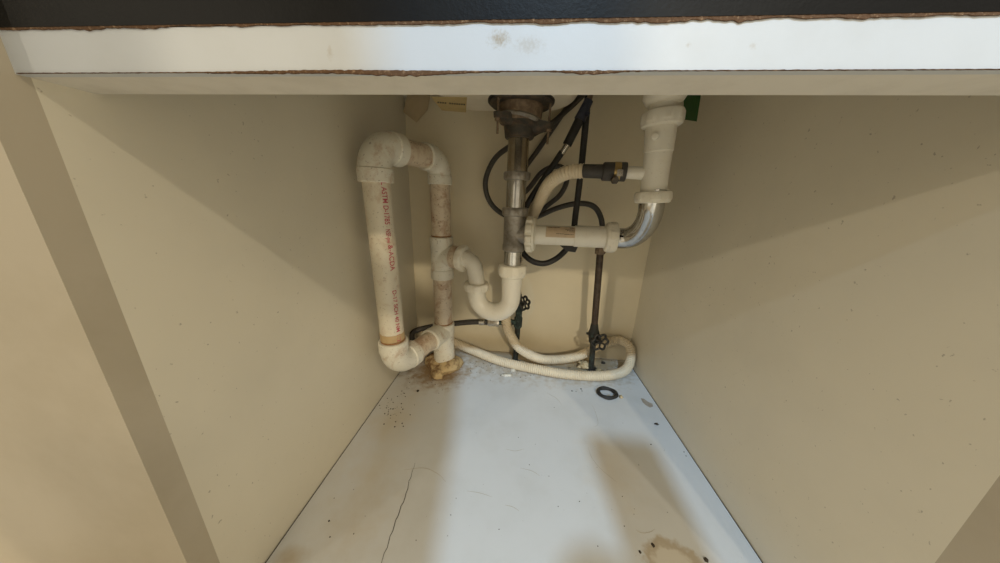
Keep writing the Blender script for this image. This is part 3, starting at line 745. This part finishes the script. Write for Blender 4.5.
sk = [atz(px, py, zk) for px, py in [(431, 97), (467, 97.5), (466, 112.5), (442, 110.5)]]
stk = sheet(sk, (0, 0, 1), 0.0005, 'sink_sticker', M['sticker'], 'yellowed sticker with dark print on the sink underside', 'sticker')
for i in range(12):
    x0 = 437.5 + i*2.35; yy = 101.7 + i*0.2
    if i in (4,): continue
    m4 = [atz(px, py, zk-0.0002) for px, py in [(x0, yy), (x0+1.7, yy+.15), (x0+1.7, yy+1.5), (x0, yy+1.4)]]
    sheet(m4, (0, 0, 1), 0.0002, 'print_mark', M['dark_ink'], parent=stk)

# ------------------------------------------------------------------ loose things on the floor
p = atz(607, 394.5, 0)
mb = MB(); rg = []
for k in range(40):
    a = 2*math.pi*k/40; rg.append(p + V(0.0200*math.cos(a), 0.0165*math.sin(a)*(1 - .06*math.cos(a)), 0.0044))
sweep(mb, rg, lambda i, n: 0.0042 + 0.0005*math.sin(i*.7), 10, closed=True)
wsh = tag(mb.build('rubber_washer', M['rubber'], None, origin=(p.x, p.y, 0)), 'black rubber ring lying on the floor below the right valve', 'washer')
tag(blob(atz(609, 397, 0) + V(0,0,.0022), (.0045, .0035, .0022), 'caulk_crumb', M['crumb_white'], None, 2, .5, 4, 2, -.0021), 'pale crumb inside the black rubber ring', 'debris')
tag(blob(atz(621, 397.5, 0) + V(0,0,.002), (.0040, .0045, .0030), 'wood_chip', M['caulk'], None, 2, .5, 4, 4, -.0019), 'small tan chip right beside the black rubber ring', 'debris')
fl = [atz(px, py, 0.0002) for px, py in [(641, 398.5), (644, 399), (648, 402), (652.5, 404), (653, 406.5), (650, 407.5), (645.5, 405), (642.5, 402)]]
tag(sheet(fl, (0, 0, 1), 0.0007, 'paint_flake', M['flake']), 'tan flake on the floor near the right wall', 'debris')
tag(blob(atz(656.5, 424.5, 0) + V(0,0,.0012), (.0042, .0028, .0012), 'dark_chip', M['speck'], None, 2, .5, 4, 6, -.0011), 'black chip on the floor by the right wall joint', 'debris')
for i, (px, py, sx_, sy_, sz_, mt, lb) in enumerate([(584, 367, .017, .012, .010, 'caulk', 'tan lump of old caulk at the foot of the right valve'),
        (603, 363.5, .0045, .004, .0035, 'speck', 'dark crumb right of the right valve foot'),
        (599, 372, .010, .006, .004, 'caulk', 'flat tan caulk scrap in front of the right valve foot'),
        (513, 371, .006, .005, .0035, 'crumb_white', 'white crumb in front of the left valve pipe'),
        (507, 375.5, .012, .006, .003, 'crumb_white', 'flat pale scrap on the floor under the P-trap')]):
    tag(blob(atz(px, py, 0) + V(0, 0, sz_*.55), (sx_, sy_, sz_), 'caulk_scrap', M[mt], None, 3, .55, 4, 10+i, -sz_*.54), lb, 'debris')
# scattered grit: past counting
mb = MB(); spots = []
for k in range(46): spots.append((random.gauss(392, 9), random.gauss(407, 11), random.uniform(.0006, .0015)))
for k in range(260): spots.append((random.uniform(470, 625), random.gauss(367, 5), random.uniform(.0005, .0014)))
for k in range(30): spots.append((random.gauss(425, 14), random.gauss(380, 5), random.uniform(.0005, .0012)))
for k in range(40): spots.append((random.uniform(330, 690), random.uniform(395, 555), random.uniform(.0004, .0009)))
spots += [(572, 391, .0018), (576, 391.5, .0012), (581, 389, .002), (582, 391, .0014), (651, 444.5, .0013), (684, 452, .001), (686, 456, .001), (706, 560, .003), (329, 521, .0013), (330, 537, .001)]
for px, py, r in spots:
    q = atz(px, py, 0)
    if not (XL+.004 < q.x < XR-.004 and .16 < q.y < .695): continue
    revolve(mb, q, UP, [(0, r), (r*.5, r*.8), (r*.8, r*.3)], 5)
gr = mb.build('floor_grit', M['speck'], None, smooth=False); tag(gr, 'dark grit and specks scattered over the cabinet floor', 'grit'); gr['kind'] = 'stuff'

# ------------------------------------------------------------------ the photographer, out of view behind the lens, who shades part of the floor
def skinned(name, verts, edges, radii, mat, root=0, sub=2):
    me = bpy.data.meshes.new(name); me.from_pydata([tuple(v) for v in verts], edges, []); me.update()
    o = bpy.data.objects.new(name, me); COL.objects.link(o)
    m = o.modifiers.new('skin', 'SKIN'); s = o.modifiers.new('sub', 'SUBSURF'); s.levels = sub; s.render_levels = sub
    for i, sv in enumerate(me.skin_vertices[0].data):
        sv.radius = (radii[i], radii[i]) if not isinstance(radii[i], tuple) else radii[i]; sv.use_root = (i == root)
    me.materials.append(mat); return o
PY = -0.62; PX = -0.175
vv = [(PX, PY-.05, .78), (PX, PY-.06, 1.0), (PX, PY-.04, 1.22), (PX, PY-.03, 1.37), (PX+.01, PY, 1.47), (PX+.01, PY+.03, 1.57), (PX+.01, PY+.02, 1.66),
      (PX+.16, PY-.04, 1.31), (PX+.180, PY-.02, 1.06), (PX+.175, PY, .76), (PX+.30, PY+.06, .68), (PX+.352, PY+.105, .815),
      (PX-.16, PY-.04, 1.31), (PX-.22, PY-.04, 1.06), (PX-.22, PY+.02, .80), (PX-.22, PY+.05, .72),
      (PX+.09, PY-.05, .72), (PX+.10, PY-.03, .36), (PX+.10, PY-.06, -.06), (PX+.10, PY+.06, -.09),
      (PX-.09, PY-.05, .72), (PX-.10, PY-.03, .36), (PX-.10, PY-.06, -.06), (PX-.10, PY+.06, -.09)]
ee = [(0,1),(1,2),(2,3),(3,4),(4,5),(5,6),(3,7),(7,8),(8,9),(9,10),(10,11),(3,12),(12,13),(13,14),(14,15),(0,16),(16,17),(17,18),(18,19),(0,20),(20,21),(21,22),(22,23)]
rr = [(.22,.13),(.14,.10),(.16,.11),(.10,.08),.055,.085,.06,.06,.046,.040,.036,.070,.06,.046,.036,.028,.12,.07,.042,.03,.10,.058,.042,.03]
person = skinned('person', vv, ee, rr, M['cloth'])
tag(person, 'standing person in grey clothes holding up a phone in front of the cabinet', 'person')
hx, hy = PX+.390, PY+.12
mb = MB(); mb.box((hx-.036, hy-.004, .79), (hx+.036, hy+.004, .918)); ph = mb.build('phone', M['black_panel'], None, smooth=False, origin=(hx, hy, .80))
tag(ph, 'black phone held upright by the person in grey', 'phone')
